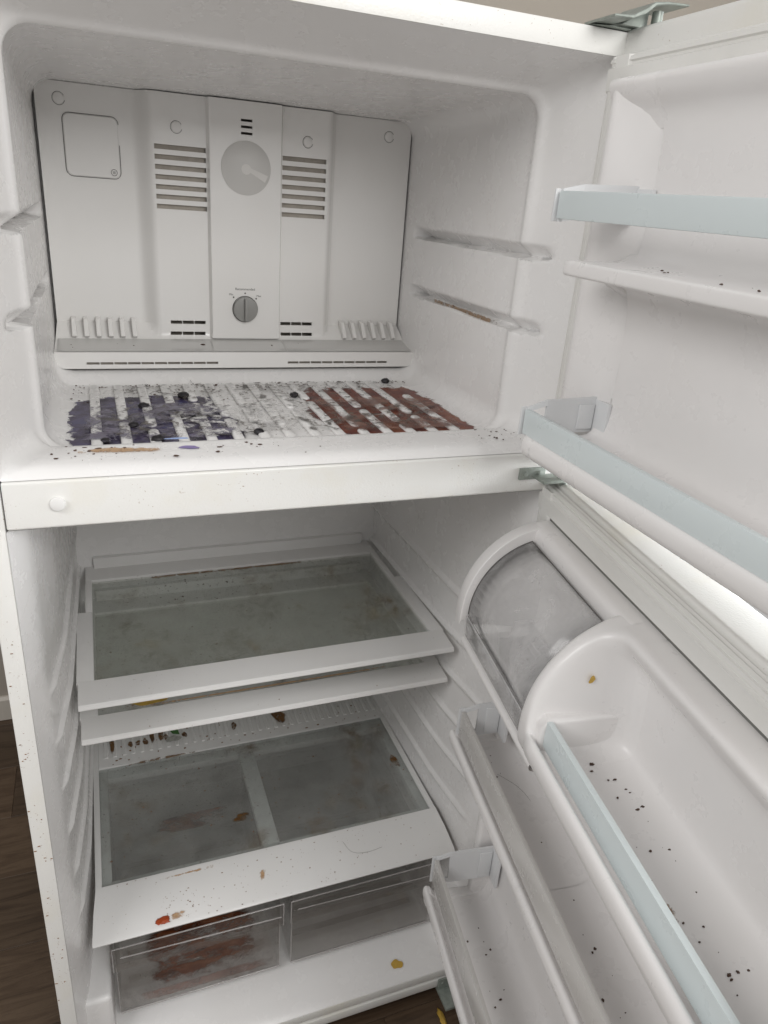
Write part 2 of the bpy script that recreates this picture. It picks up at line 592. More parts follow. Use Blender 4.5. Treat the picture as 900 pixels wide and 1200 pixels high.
gaps = {0: None, 1: .201, 2: .163, 3: .245, 4: .286, 5: .20, 6: .255, 7: .150, 8: .235, 9: .28, 10: .13, 11: .227, 12: .147, 13: .187, 14: None}
for k, gp in gaps.items():
    x = .124 + .0352 * k
    y0, y1 = .090, .395
    if k == 14:
        y1 = .30
    spans = [(y0, y1)] if gp is None else [(y0, gp - .008), (gp + .008, y1)]
    for a, c in spans:
        prof = []
        w = .0070
        for q in range(9):
            t = -math.pi / 2 + math.pi * q / 8
            prof.append((x + w * math.sin(t), c - w + w * math.cos(t)))
        for q in range(9):
            t = math.pi / 2 + math.pi * q / 8
            prof.append((x + w * math.sin(t), a + w + w * math.cos(t)))
        B().prism(prof, 1.1475, 1.1525, 2, .0022, 2).obj('floor_rib', 'liner', fl_liner, 50)

# fridge liner ----------------------------------------------------------------------
r_xl = smooth_interp([(0, FT), (.04, .0375), (.055, .0405), (.18, .054), (.62, .066)], .010)
r_zb = smooth_interp([(0, .0735), (.008, .080), (.05, .105), (.085, .116), (.62, .117)], .010)
r_zt = smooth_interp([(0, 1.0885), (.62, 1.080)], .01)
RAILS = (.83, .746, .664, .580, .496, .412)
def r_disp(y, z, side):
    d = 0
    for z0 in RAILS:
        zz = z - z0
        d -= .0055 * ss(-.016, -.005, zz) * (1 - ss(-.001, .002, zz)) * ss(.048, .075, y)
    return d
ys = [0, .002, .005, .01, .016, .024, .032, .038, .044, .05, .056, .064, .072, .082, .095, .11, .13, .16, .19] + [.19 + .035 * k for k in range(1, 12)]
bm = liner_mesh(ys, r_xl, lambda y: W - r_xl(y), r_zb, r_zt, smooth_interp([(0, .003), (.02, .012), (.06, .026), (.6, .03)], .004), r_disp, 300, 30)
me = bpy.data.meshes.new('fridge_liner')
bm.to_mesh(me); bm.free()
fridge_liner = link('fridge_liner', me, 'liner', fr, None, 60)
for s in (0, 1):
    x0, x1 = (.028, .0745) if s == 0 else (W - .0745, W - .028)
    B().box(x0, x1, .030, .50, .085, .232, .009, 3).obj('drawer_runner', 'liner', fridge_liner, 40)

# divider bar -----------------------------------------------------------------------
bar = B().box(FT + .0015, W - FT - .0015, -.004, .08, ZM0, ZM1 - .0006, .0032, 3).obj('divider_bar', 'steel', fr, 40)
B().disc((.079, -.0035, 1.1195), .0085, .005, 1, 28, .0022).obj('plug_button', 'frame', bar, 40)

# ------------------------------------------------------------------ evaporator cover
def ev_y(x, z):
    """how far back the cover's face lies at (x, z)"""
    if z >= 1.232:
        base, drop = .506, 0
    elif z >= 1.208:
        base = .475 + (.506 - .475) * (z - 1.208) / .024
    elif z >= 1.197:
        base = .424 + (.475 - .424) * (z - 1.197) / .011
    else:
        base = .420 + .004 * (z - 1.172) / .025
    rise = ss(.210, .238, x) * (1 - ss(.520, .540, x)) * .024
    rise += ss(.3185, .3225, x) * (1 - ss(.4365, .4405, x)) * .011
    if z < 1.2115:
        return base
    return min(base, .506 - rise)
def ev_x(x, z):
    # the foot of the cover spreads to the liner walls
    if z < 1.232:
        t = (1.232 - z) / .06
        return x + (x - .375) / .30 * .006 * min(1, t * 1.6)
    return x
X0, X1, Z0, Z1 = .0755, .6755, 1.172, 1.5785
holes = []
for k in range(7):
    zc = 1.5035 - .0143 * k
    holes.append((.2395, .3178, zc - .0035, zc + .0035))
    holes.append((.4415, .5165, zc - .0035, zc + .0035))
for k in range(3):
    zc = 1.5515 - .0092 * k
    holes.append((.3715, .3895, zc - .0018, zc + .0018))
for x0 in (.2535, .4425):
    for zc in (1.2365, 1.2180):
        for q in range(3):
            holes.append((x0 + .0196 * q, x0 + .0186 + .0196 * q, zc - .0028, zc + .0028))
for x0, n in ((.121, 10), (.441, 9)):
    for q in range(n):
        holes.append((x0 + .0204 * q, x0 + .0188 + .0204 * q, 1.1785, 1.1820))
xs = {X0, X1}
zs = {Z0, Z1}
for h in holes:
    xs.update(h[:2]); zs.update(h[2:])
def fill(s, lo, hi, step):
    k = lo
    while k < hi:
        if all(abs(k - q) > step * .45 for q in s):
            s.add(k)
        k += step
fill(xs, X0, X0 + .022, .0028); fill(xs, X1 - .022, X1, .0028)
fill(xs, .208, .242, .004); fill(xs, .316, .325, .0012); fill(xs, .4345, .4425, .0012); fill(xs, .518, .542, .004)
fill(xs, X0, X1, .03)
for q in (1.197, 1.208, 1.2112, 1.2118, 1.232):
    zs.add(q)
fill(zs, Z0, Z0 + .02, .0028); fill(zs, Z1 - .02, Z1, .0028); fill(zs, Z0, Z1, .02)
xs, zs = sorted(xs), sorted(zs)
bm = bmesh.new()
R = .016
def corner(x, z):
    for cx, sx in ((X0 + R, -1), (X1 - R, 1)):
        for cz, sz in ((Z0 + R, -1), (Z1 - R, 1)):
            dx, dz = (x - cx) * sx, (z - cz) * sz
            if dx > 0 and dz > 0:
                m = max(dx, dz)
                l = math.hypot(dx, dz)
                return cx + sx * dx * m / l, cz + sz * dz * m / l
    return x, z
grid = {}
for i, x in enumerate(xs):
    for j, z in enumerate(zs):
        cx, cz = corner(x, z)
        grid[i, j] = bm.verts.new((ev_x(cx, cz), ev_y(x, z), cz))
for i in range(len(xs) - 1):
    for j in range(len(zs) - 1):
        mx, mz = (xs[i] + xs[i + 1]) / 2, (zs[j] + zs[j + 1]) / 2
        if any(a < mx < c and d < mz < e for a, c, d, e in holes):
            continue
        bm.faces.new((grid[i, j], grid[i + 1, j], grid[i + 1, j + 1], grid[i, j + 1]))
bmesh.ops.delete(bm, geom=[v for v in bm.verts if not v.link_faces], context='VERTS')
me = bpy.data.meshes.new('evaporator_cover')
bm.to_mesh(me); bm.free()
ev = link('evaporator_cover', me, 'cover', fr, None, 32)
sol = ev.modifiers.new('thickness', 'SOLIDIFY')
sol.thickness = .0035
sol.offset = -1
es_ = ev.modifiers.new('crisp_edges', 'EDGE_SPLIT')
es_.split_angle = math.radians(34)
B().box(.236, .3175, .4895, .492, 1.409, 1.513).obj('slot_tone_plate', 'dark', ev)  # plates added close behind the slots, standing in for the cavity's shaded tone
B().box(.4415, .5200, .4895, .492, 1.409, 1.513).obj('slot_tone_plate', 'dark', ev)
B().box(X0 + .01, X1 - .01, .511, .513, 1.20, 1.57).box(X0 + .02, X1 - .02, .432, .50, 1.1765, 1.1950).obj('evaporator_fins', 'dark', ev)
lg = bmesh.new()
for xa, xb in ((.0790, .3180), (.3180, .4420), (.4420, .6720)):
    pts = []
    for x in (xa + .0003, xb - .0003):
        for z in (1.2085, 1.2030, 1.1978):
            yy = ev_y(x, z)
            pts.append(lg.verts.new((ev_x(x, z), yy - .0012, z + .0010)))
    for q in range(2):
        lg.faces.new((pts[q], pts[q + 1], pts[q + 4], pts[q + 3]))
me = bpy.data.meshes.new('drip_ledge')
lg.to_mesh(me); lg.free()
link('drip_ledge', me, 'ledge', ev, None, 30)
for k in range(6):
    for x in (.097 + .0187 * k, .558 + .0192 * k):
        B().prism([(.5035, 1.2405), (.4900, 1.2385), (.4700, 1.2145), (.476, 1.2105), (.50, 1.228)], x, x + .0075, 0, .001, 1).obj('louver', 'cover', ev, 40)
for x, z, yy in ((.108, 1.556, .506), (.2735, 1.5325, .482), (.4835, 1.5305, .482), (.6345, 1.553, .506)):
    c = B().disc((x, yy + .001, z), .0078, .0022, 1, 24, .0008)
    c.prism([(x + .0066, z - .003), (x + .0108, z), (x + .0066, z + .003)], yy + .001, yy - .0010, 1)
    c.obj('screw_cap', 'cover', ev, 40)
    r_ = B()
    ring = [(x + .0088 * math.cos(t * math.pi / 12), yy - .0001, z + .0088 * math.sin(t * math.pi / 12)) for t in range(2, 24)]
    r_.tube(ring, .00035, 5).obj('cap_groove', 'ink', ev)
# service label with rounded corners
def rrect(x0, x1, z0, z1, r, n=5):
    out = []
    for cx, cz, a in ((x1 - r, z1 - r, 0), (x0 + r, z1 - r, 90), (x0 + r, z0 + r, 180), (x1 - r, z0 + r, 270)):
        for k in range(n + 1):
            t = math.radians(a + 90 * k / n)
            out.append((cx + r * math.cos(t), cz + r * math.sin(t)))
    return out
pr = rrect(.1115, .1885, 1.4530, 1.5375, .009)
lab = B().prism(pr, .5065, .5045, 1, .0006, 1).obj('service_panel', 'cover', ev, 40)
B().tube([(p[0], .5052, p[1]) for p in rrect(.1103, .1897, 1.4518, 1.5387, .010)] + [(.1897, .5052, 1.50)], .00045, 5).obj('panel_groove', 'ink', ev)
ic = B()
ic.tube([(.1795 + .0045 * math.cos(t * math.pi / 8), .5042, 1.4610 + .0045 * math.sin(t * math.pi / 8)) for t in range(17)], .0004, 5)
ic.box(.1775, .1815, .5040, .5046, 1.4595, 1.4600).box(.1775, .1815, .5040, .5046, 1.4608, 1.4613).box(.1775, .1815, .5040, .5046, 1.4621, 1.4626)
ic.obj('printed_mark', 'ink', ev)
# round fan badge
yb = .4710
bd = B().disc((.3795, yb, 1.4830), .0400, .0010, 1, 48, .0003).obj('round_badge', 'badge', ev, 40)
B().disc((.3795, yb - .001, 1.4815), .0078, .0006, 1, 28).obj('badge_hub', 'badge_light', ev)
B().prism([(.383, 1.4790), (.4100, 1.4640), (.4150, 1.4740), (.3860, 1.4840)], yb - .0009, yb - .0013, 1).obj('badge_wedge', 'badge_light', ev)
# temperature dial and its print
kb = B().disc((.3775, yb, 1.2620), .0210, .007, 1, 40, .0020)
kb.prism([(.3752, 1.2430), (.3798, 1.2430), (.3798, 1.2810), (.3752, 1.2810)], yb - .006, yb - .0135, 1, .0012, 2)
kb.obj('temperature_dial', 'knob', ev, 40)
ring = B().tube([(.3775 + .0216 * math.cos(t * math.pi / 16), yb - .0004, 1.2620 + .0216 * math.sin(t * math.pi / 16)) for t in range(33)], .0006, 5).obj('dial_shadow_gap', 'ink', ev)
for x, z in ((.3577, 1.2815), (.3775, 1.2885), (.3965, 1.2800)):
    B().disc((x, yb, z), .0014, .0004, 1, 12).obj('dial_dot', 'ink', ev)
def lettering(txt, x, z, size, parent):
    cu = bpy.data.curves.new('print', 'FONT')
    cu.body = txt
    cu.size = size
    cu.align_x = 'CENTER'
    cu.extrude = .0001
    t = bpy.data.objects.new('print', cu)
    COL.objects.link(t)
    bpy.context.view_layer.update()
    me = bpy.data.meshes.new_from_object(t.evaluated_get(bpy.context.evaluated_depsgraph_get()))
    bpy.data.objects.remove(t)
    me.transform(Matrix.Translation((x, yb - .0002, z)) @ Matrix.Rotation(math.pi / 2, 4, 'X'))
    link('lettering', me, 'ink', parent)
lettering('Recommended', .3775, 1.2935, .0056, ev)
lettering('Min', .3535, 1.2845, .0048, ev)
lettering('Max', .4010, 1.2830, .0048, ev)

# ------------------------------------------------------------------ doors
def doormap(th, hx, hy):
    t = math.radians(th)
    u = Vector((-math.cos(t), -math.sin(t), 0))
    v = Vector((-math.sin(t), math.cos(t), 0))
    h = Vector((hx, hy, 0))
    return lambda a, b_, c: h + u * a + v * b_ + Vector((0, 0, c))
ZD = doormap(89, .7113, -.030)      # freezer door: u along its width from the hinge, v out of its inner face
FD = doormap(81, .7113, -.030)      # lower door

def ring_frame(b, u0, u1, z0, z1, w, prof):
    """four straight strips with a (across, v) profile, around a rectangle"""
    for pts, a0, a1, ax, sg in (('z', u0, u1, 0, 1), ('z', u0, u1, 0, -1), ('u', z0, z1, 2, 1), ('u', z0, z1, 2, -1)):
        if pts == 'z':
            e = z1 if sg > 0 else z0
            b.prism([(v, e - sg * q) for q, v in prof], a0, a1, 0)
        else:
            e = u1 if sg > 0 else u0
            b.prism([(e - sg * q, v) for q, v in prof], a0, a1, 2)

def make_door(name, F, zb, zt, gz0, gz1, liner_name):
    b = B(F)
    b.box(-.040, .722, -.070, -.012, zb, zt, .006, 3)
    d = b.obj(name, 'steel', fr, 40)
    g = B(F)
    prof = [(0, -.012), (0, -.002), (.002, .003), (.006, .004), (.0075, .0015), (.010, .0015), (.012, .0055), (.034, .0045), (.037, .001), (.037, -.012)]
    ring_frame(g, -.030, .712, gz0, gz1, .037, prof)
    gg = B(F)
    g2 = [(0, -.0125), (-.003, -.009), (0, -.0065), (-.0025, -.003), (0, .0005), (.004, .0005), (.004, -.0125)]
    ring_frame(g, -.030, .712, gz0, gz1, .037, [(q, v) for q, v in g2])
    g.obj('gasket', 'gasket', d, 30)
    return d

# lower door ------------------------------------------------------------------------
fdoor = make_door('fridge_door', FD, .055, 1.108, .068, 1.098, 'x')
fdoor['label'] = 'lower door with egg and butter shelves'
b = B(FD)
# back plate of the liner, all round inside the gasket
b.box(.004, .676, -.012, .002, .108, 1.0565, .004)
# big cell right of the divider
profD = [(-.002, 1.0575), (.020, 1.0573), (.0335, 1.0565), (.0385, 1.0525), (.0375, 1.0455), (.026, 1.030), (.010, 1.012), (.0075, .985), (.005, .95), (.004, .912), (.010, .903), (.030, .8985), (.080, .898), (.106, .899),
         (.112, .908), (.1165, .920), (.1225, .9245), (.1280, .919), (.1285, .907), (.124, .896), (.108, .889), (.05, .884), (.02, .876), (.006, .856), (.004, .80), (.003, .76),
         (.004, .725), (.010, .695), (.03, .688), (.08, .687), (.096, .689), (.099, .700), (.105, .703), (.1095, .697), (.1085, .682), (.098, .673), (.05, .668), (.015, .660), (.004, .640), (.003, .55), (.003, .42),
         (.004, .375), (.010, .352), (.03, .345), (.09, .344), (.104, .346), (.108, .358), (.114, .362), (.1185, .355), (.1175, .336), (.105, .322), (.05, .315), (.015, .305), (.004, .285), (.003, .20), (.002, .112)]
b.sheet(chaikin(profD, 2), [.296, .35, .45, .55, .66], 0)
b.sheet(chaikin(profD[22:], 2), [.275, .297], 0)
profB = [(-.002, 1.0575), (.010, 1.0575), (.022, 1.0565), (.0285, 1.050), (.0285, 1.036), (.0255, 1.028), (.016, 1.024), (.008, 1.01), (.006, .97), (.005, .91), (.011, .884), (.03, .878), (.09, .877), (.108, .876), (.112, .868), (.106, .860), (.05, .856), (.015, .850), (.005, .83), (.004, .76)]
profB += profD[26:]
b.sheet(chaikin(profB, 2), [.012, .1, .2, .275], 0)
def arch(dv=0.0, zlow=.880, back=-.004, low_v=.0):
    pts = []
    for k in range(15):
        t = math.pi / 2 * k / 14
        pts.append(((.1225 - dv) * math.sin(t), .921 + (.1365 - dv) * math.cos(t)))
    pts += [(.1225 - dv, .905), (.119 - dv, zlow + .008), (.108, zlow), (.05, zlow - .006), (back, zlow - .010), (back, .921 + .1365 - dv)]
    return pts
b.prism(arch(0, .905), .006, .028, 0, .007, 3)
A = [(-.002, 1.0575), (.010, 1.0572), (.024, 1.055), (.04, 1.050), (.052, 1.0447), (.064, 1.0373), (.075, 1.029), (.088, 1.0155), (.099, 1.001), (.108, .985), (.113, .973), (.117, .961), (.1195, .950), (.1213, .938), (.1222, .930), (.1225, .924), (.1226, .918), (.1226, .910), (.122, .900), (.119, .889), (.108, .882), (.05, .877), (.02, .870)]
top = profD[:23]
rows = []
for u, S, dv in ((.2495, 0, .0085), (.2502, 0, .005), (.2520, 0, .0022), (.2550, 0, .0005), (.2585, 0, 0), (.264, 0, 0), (.268, .008, 0), (.2705, .030, 0), (.2725, .070, 0), (.2742, .13, 0), (.277, .27, 0), (.280, .43, 0), (.2835, .60, 0), (.288, .78, 0), (.294, .91, 0), (.301, .98, 0), (.311, 1, 0)):
    pf = []
    for (va, za), (vd, zd) in zip(A, top):
        k = max(0, min(1, va / .05))
        va2, za2 = va - dv * k, za - dv * .9 * (1 if 1.05 > za > .9 else .4) * k
        pf.append((va2 + (vd - va2) * S, za2 + (zd - za2) * S))
    rows.append((u, chaikin(pf, 2)))
prev = None
for u, pf in rows:
    cur = [b.bm.verts.new(FD(u, v, z)) for v, z in pf]
    if prev:
        for i in range(len(cur) - 1):
            b.bm.faces.new((prev[i], cur[i], cur[i + 1], prev[i + 1]))
    prev = cur
b.prism(arch(.008, .886), .2497, .2560, 0)
b.prism(arch(0, .884), .664, .680, 0, .006, 3)
# hinge side dyke below the butter compartment
for u0, u1 in ((.006, .026), (.664, .680)):
    b.prism([(-.004, .90), (.020, .90), (.034, .88), (.036, .74), (.036, .40), (.034, .25), (.030, .115), (-.004, .115)], u0, u1, 0, .006, 3)
    for zt_, zb_, vm in ((.7020, .6690, .1085), (.3605, .3170, .1175)):
        b.prism([(-.004, zt_ - .012), (vm - .018, zt_ - .012), (vm - .010, zt_), (vm - .003, zt_), (vm, zt_ - .008), (vm - .002, zb_ + .012), (vm - .012, zb_ + .003), (.05, zb_), (-.004, zb_ - .02)], u0 + .004, u1 + .004, 0, .005, 3)
# moulded shoulder that carries the bar's end in the big cell
b.prism([(.0, .946), (.104, .946), (.112, .935), (.112, .897), (.0, .897)], .268, .2905, 0, .0050, 3)
b.obj('door_liner', 'door_liner', fdoor, 40)
# pocket groove between liner and gasket
b = B(FD)
ring_frame(b, .0075, .6745, .1045, 1.0605, .004, [(0, -.0115), (0, .0006), (.004, .0006), (.004, -.0115)])
b.obj('gasket_groove', 'gap', fdoor)

# freezer door ----------------------------------------------------------------------
zdoor = make_door('freezer_door', ZD, 1.140, 1.652, 1.146, 1.622, 'x')
zdoor['label'] = 'upper door with two pale blue shelf bars'
b = B(ZD)
b.box(.008, .676, -.012, .002, 1.166, 1.595, .004)
profZ = [(-.002, 1.5960), (.014, 1.5960), (.0235, 1.5950), (.0275, 1.5905), (.0270, 1.584), (.022, 1.574), (.010, 1.562), (.004, 1.545), (.0024, 1.50), (.0024, 1.44), (.005, 1.418), (.018, 1.410), (.05, 1.4085), (.0835, 1.4088), (.0882, 1.4082), (.0898, 1.4062), (.0900, 1.3955), (.0885, 1.3932), (.0840, 1.3920), (.04, 1.388), (.016, 1.383), (.006, 1.368), (.0024, 1.33), (.0024, 1.24), (.008, 1.212), (.02, 1.203), (.08, 1.202), (.094, 1.204), (.101, 1.208), (.107, 1.203), (.107, 1.187), (.099, 1.179), (.06, 1.176), (.02, 1.174), (.004, 1.170), (-.002, 1.166)]
b.sheet(chaikin(profZ, 2), [.088, .1, .25, .4, .55, .64], 0)
for u0, u1, r0, r1 in ((.006, .060, .072, .0905), (.640, .676, .636, .652)):
    b.prism(chaikin(profZ[10:20], 1) + [(-.004, 1.368), (-.004, 1.418)], r0, r1, 0, .006, 3)
    b.prism(chaikin(profZ[22:], 1) + [(-.004, 1.166), (-.004, 1.212)], r0, r1, 0, .006, 3)
    b.prism(chaikin(profZ[0:8], 1) + [(-.004, 1.56), (-.004, 1.5960)], u0 + .0025 if u0 < .1 else r0, r1 if u0 < .1 else u1 - .0025, 0, .010, 4)
wd = chaikin([(.0078, -.004), (.0085, .012), (.013, .024), (.022, .027), (.034, .0225), (.055, .0120), (.080, .0035), (.100, .0012), (.100, -.004)], 2)
b.prism(wd, 1.172, 1.590, 2, .003, 2)
b.prism([(.684 - u, v) for u, v in wd], 1.172, 1.590, 2, .003, 2)
b.obj('door_liner', 'door_liner', zdoor, 40)

# hinges ----------------------------------------------------------------------------
h = B()
h.box(.690, .748, .004, .05, 1.6505, 1.6535, .001)
prof = [(.676, 1.6520), (.700, 1.6530), (.716, 1.6600), (.727, 1.6690), (.742, 1.6715), (.770, 1.6735), (.770, 1.6755), (.741, 1.6740), (.725, 1.6715), (.713, 1.6635), (.699, 1.6565), (.676, 1.6545)]
h.prism(prof, -.040, .018, 1, .0008, 1)
h.prism([(.704, 1.6525), (.741, 1.6525), (.7415, 1.6715), (.727, 1.6690), (.716, 1.6590)], -.010, -.006, 1, .0008, 1)
h.prism([(.676, 1.6500), (.704, 1.6500), (.745, 1.6500), (.745, 1.6715), (.727, 1.6690), (.716, 1.6590), (.700, 1.6530)], -.0035, .004, 1, .0008, 1)
h.tube([(.745, -.02, 1.645), (.745, -.02, 1.668)], .006, 12)
h.obj('top_hinge', 'hinge', fr, 40)
h = B()
h.box(.668, .7095, -.0075, -.0036, 1.109, 1.1265, .0015)
h.box(.690, .742, -.036, -.005, 1.1120, 1.1155, .001)
h.tube([(.7285, -.026, 1.104), (.7285, -.026, 1.130)], .005, 12)
for x in (.677, .700):
    h.disc((x, -.0072, 1.118), .0040, .0018, 1, 14, .0006)
h.obj('middle_hinge', 'hinge', fr, 40)
h = B()
h.box(.664, .742, -.048, .006, .0215, .0285, .0015)
h.box(.664, .712, -.0085, -.0045, .0260, .0560, .0015)
for x in (.674, .690):
    h.disc((x, -.008, .044), .0035, .0018, 1, 12, .0006)
h.tube([(.727, -.028, .020), (.727, -.028, .060)], .005, 12)
h.obj('bottom_hinge', 'hinge', fr, 40)

# ------------------------------------------------------------------ door shelf bars and bins (lift out)
def shelf_bar(name, F, label, u0, u1, vbar, z0, z1, rail_mat, arms, group, thick=.008, wall_v=.006):
    root = empty(name, F((u0 + u1) / 2, vbar, z0))
    tag(root, label, 'shelf bar', group)
    r_ = B(F)
    r_.box(u0 + .003, u1 - .003, vbar - thick, vbar, z0, z1, .0018, 2)
    r_.obj('front_rail', rail_mat, root, 40)
    for e, sg in ((u0, 1), (u1, -1)):
        if not arms:
            continue
        a = B(F)
        drop = arms.get('drop', 0)
        ub, uw = e + sg * .000, e + sg * arms.get('in', .004)
        t = .0035
        def plate(v0, v1, za0, za1, zb0, zb1, ua, uc):
            vs = [(ua, v0, za0), (ua, v0, za1), (uc, v1, zb1), (uc, v1, zb0)]
            vs += [(x + sg * t, v_, z_) for x, v_, z_ in vs]
            a.add(vs, [(0, 1, 2, 3), (7, 6, 5, 4), (0, 4, 5, 1), (1, 5, 6, 2), (2, 6, 7, 3), (3, 7, 4, 0)])
        vm = vbar - .026
        zt_, zb_ = z1 + .002, z0 - .003
        # front cap that clasps the rail, upper and lower webs, wall plate with the clip
        a.box(min(e, e - sg * .003), max(e, e - sg * .003), vbar - thick - .003, vbar + .0025, zb_, zt_, .001)
        plate(vbar - .004, vm, zt_ - .006, zt_, zt_ + drop - .007, zt_ + drop, ub, uw)
        plate(vbar - .004, vm, zb_, zb_ + .005, zb_ + .004, zb_ + .012, ub, uw)
        plate(vm, wall_v, zb_ + .002, zt_ + drop, zb_ + .004, zt_ + drop + .003, uw, uw)
        # clip on the wall plate
        c0 = wall_v + .004
        a.box(*sorted((uw + sg * t, uw + sg * (t + .0025))), c0, c0 + .022, zb_ + .008, zt_ + drop - .006, .001)
        a.box(*sorted((uw, uw + sg * .030)), wall_v - .002, wall_v + .003, zb_ + .006, zt_ + drop, .001)
        arm = a.obj('end_bracket', 'bracket', root, 40)
    return root
gz = 'shelf bars on the freezer door'
shelf_bar('shelf_bar', ZD, 'pale blue bar on the freezer door above the moulded ledge', .060, .640, .103, 1.4495, 1.4775, 'blue', {'drop': .006, 'in': .006}, gz)
shelf_bar('shelf_bar', ZD, 'pale blue bar along the bottom of the freezer door', .058, .640, .103, 1.2065, 1.2365, 'blue', {'drop': .010, 'in': .006}, gz)
gf = 'shelf bars on the lower door'
shelf_bar('shelf_bar', FD, 'pale blue bar across the top shelf of the lower door', .288, .660, .1085, .9135, .9475, 'blue', None, gf, .0075)
shelf_bar('shelf_bar', FD, 'milky white bar across the middle shelf of the lower door', .034, .655, .104, .7135, .7575, 'clearwhite', {'drop': .010, 'in': .003}, gf, .007, .040)
shelf_bar('shelf_bar', FD, 'milky white bar across the lowest shelf of the lower door', .034, .655, .114, .400, .452, 'clearwhite', {'drop': .012, 'in': .003}, gf, .007, .010)

bt = empty('butter_bin', FD(.14, .06, .88))
tag(bt, 'clear rounded butter bin in the top corner of the lower door', 'bin')
def quarter(dv, dz, n=16, end=1.0):
    return [((.1115 - dv) * math.sin(math.pi / 2 * end * k / n), .923 + (.118 - dz) * math.cos(math.pi / 2 * end * k / n)) for k in range(n + 1)]
lid = [p for p in quarter(0, 0) if p[0] > .024]
b = B(FD)
b.sheet(lid, [.0295, .1, .18, .2485], 0)
l_ = b.obj('lid', 'butter', bt, 60)
s_ = l_.modifiers.new('thickness', 'SOLIDIFY'); s_.thickness = .002
b = B(FD)
tray = [(.014, .905), (.014, .8815), (.020, .8795), (.100, .8795), (.108, .8815), (.1125, .890), (.1140, .9215)]
b.sheet(chaikin(tray, 1), [.031, .1, .18, .247], 0)
l_ = b.obj('tray', 'butter', bt, 60)
s_ = l_.modifiers.new('thickness', 'SOLIDIFY'); s_.thickness = .002
b = B(FD)
for u in (.031, .247):
    b.tube([(u, .1140, .9215), (u, .1125, .890), (u, .108, .8815), (u, .06, .8795)], .0012, 6)
b.tube([(.031, .1140, .9215), (.14, .1140, .9215), (.247, .1140, .9215)], .0014, 6)
b.obj('rim', 'butter', bt, 60)

b = B(FD)
b.tube([(.0290, v, z) for v, z in lid], .0007, 5).tube([(.2492, v, z) for v, z in lid], .0007, 5)
b.tube([(.0290, lid[0][0], lid[0][1]), (.2492, lid[0][0], lid[0][1])], .0007, 5)
b.obj('lid_seam', 'ink', bt, 60)

# ------------------------------------------------------------------ glass shelves (slide out)
def glass_shelf(label, z, x0, x1, yf, yb, gx0, gx1, gy0, gy1, raised):
    root = empty('glass_shelf', ((x0 + x1) / 2, (yf + yb) / 2, z - .014))
    tag(root, label, 'shelf', 'glass shelves in the fridge')
    b = B()
    # front rail: flat top that rolls over to a thin front edge
    pf = [(yf + .0025, z - .0125), (yf + .0003, z - .0118), (yf, z - .0105), (yf + .0015, z - .0060), (yf + .004, z - .0040), (gy0 - .004, z + .0014), (gy0 - .001, z + .0014), (gy0, z + .0004), (gy0, z - .010), (yf + .012, z - .009)]
    b.prism(pf, x0 + .002, x1 - .002, 0, .004, 3)
    b.box(x0, gx0, gy0 - .004, .40, z - .012, z + .0012, .0015)
    b.box(gx1, x1, gy0 - .004, .40, z - .012, z + .0012, .0015)
    b.box(x0 + .014, gx0, .398, yb, z - .012, z + .0009, .0015)
    b.box(gx1, x1 - .014, .398, yb, z - .012, z + .0009, .0015)
    b.box(x0 + .0145, x1 - .0145, gy1, yb + .001, z - .0115, z + .0014, .0015)
    if raised:
        b.box(x0 + .030, x1 - .030, yb - .014, yb + .003, z - .01, z + .024, .003)
    b.obj('frame', 'frame', root, 28)
    B().box(gx0 - .004, gx1 + .004, gy0 - .004, gy1 + .004, z - .0075, z - .0035).obj('glass', 'glass', root, None)
    return root
glass_shelf('upper glass shelf with a wide white frame and dusty pane', .738, .0635, .6865, .136, .578, .0894, .6606, .192, .517, True)
glass_shelf('lower glass shelf just beneath the dusty upper one', .664, .0620, .6880, .148, .578, .0894, .6606, .200, .517, True)

# crisper cover ---------------------------------------------------------------------
cc = empty('crisper_cover', (.375, .30, .32))
tag(cc, 'stained glass crisper cover with a sloping white front lip', 'shelf')
ZC = .353
b = B()
t = bmesh.new()
P_ = [((.0605, .6895), [(.1385, .3572), (.132, .3562)]), ((.0560, .6940), [(.100, .3440)]), ((.0525, .6975), [(.0605, .3265), (.0565, .3225), (.0580, .3190)]), ((.0545, .6955), [(.064, .3195)]), ((.0580, .6920), [(.100, .3360)]), ((.0605, .6895), [(.1385, .3480)])]
L_, R_ = [], []
for (xa, xb), pp in P_:
    for y_, z_ in pp:
        L_.append(t.verts.new((xa, y_, z_))); R_.append(t.verts.new((xb, y_, z_)))
t.faces.new(L_); t.faces.new(list(reversed(R_)))
for i in range(len(L_)):
    j = (i + 1) % len(L_)
    t.faces.new((L_[i], R_[i], R_[j], L_[j]))
bmesh.ops.recalc_face_normals(t, faces=t.faces)
b.merge(t)
b.box(.0605, .0712, .137, .555, .340, .3568, .0015)
b.box(.6788, .6895, .137, .555, .340, .3568, .0015)
b.box(.0710, .6790, .4262, .530, .342, .3566, .0015)
b.box(.0605, .6895, .5295, .556, .340, .372, .004)
cf_ = b.obj('cover_frame', 'frame', cc, 40)
for k in range(34):
    x = .082 + .0178 * k
    if x < .670:
        B().box(x, x + .008, .452, .527, .356, .3590, .0012, 1).obj('rear_rib', 'frame', cc, 40)
b = B()
for x0, x1, y0, y1 in ((.0712, .0870, .139, .4262), (.6630, .6788, .139, .4262), (.0868, .6632, .139, .1545), (.0868, .6632, .402, .4262), (.3480, .3800, .1543, .4022)):
    b.box(x0, x1, y0, y1, .332, .3468, .002)
b.obj('under_frame', 'frame', cc, 40)
B().box(.0716, .6784, .1392, .4258, .3475, .3530).obj('glass', 'glass2', cc, None)

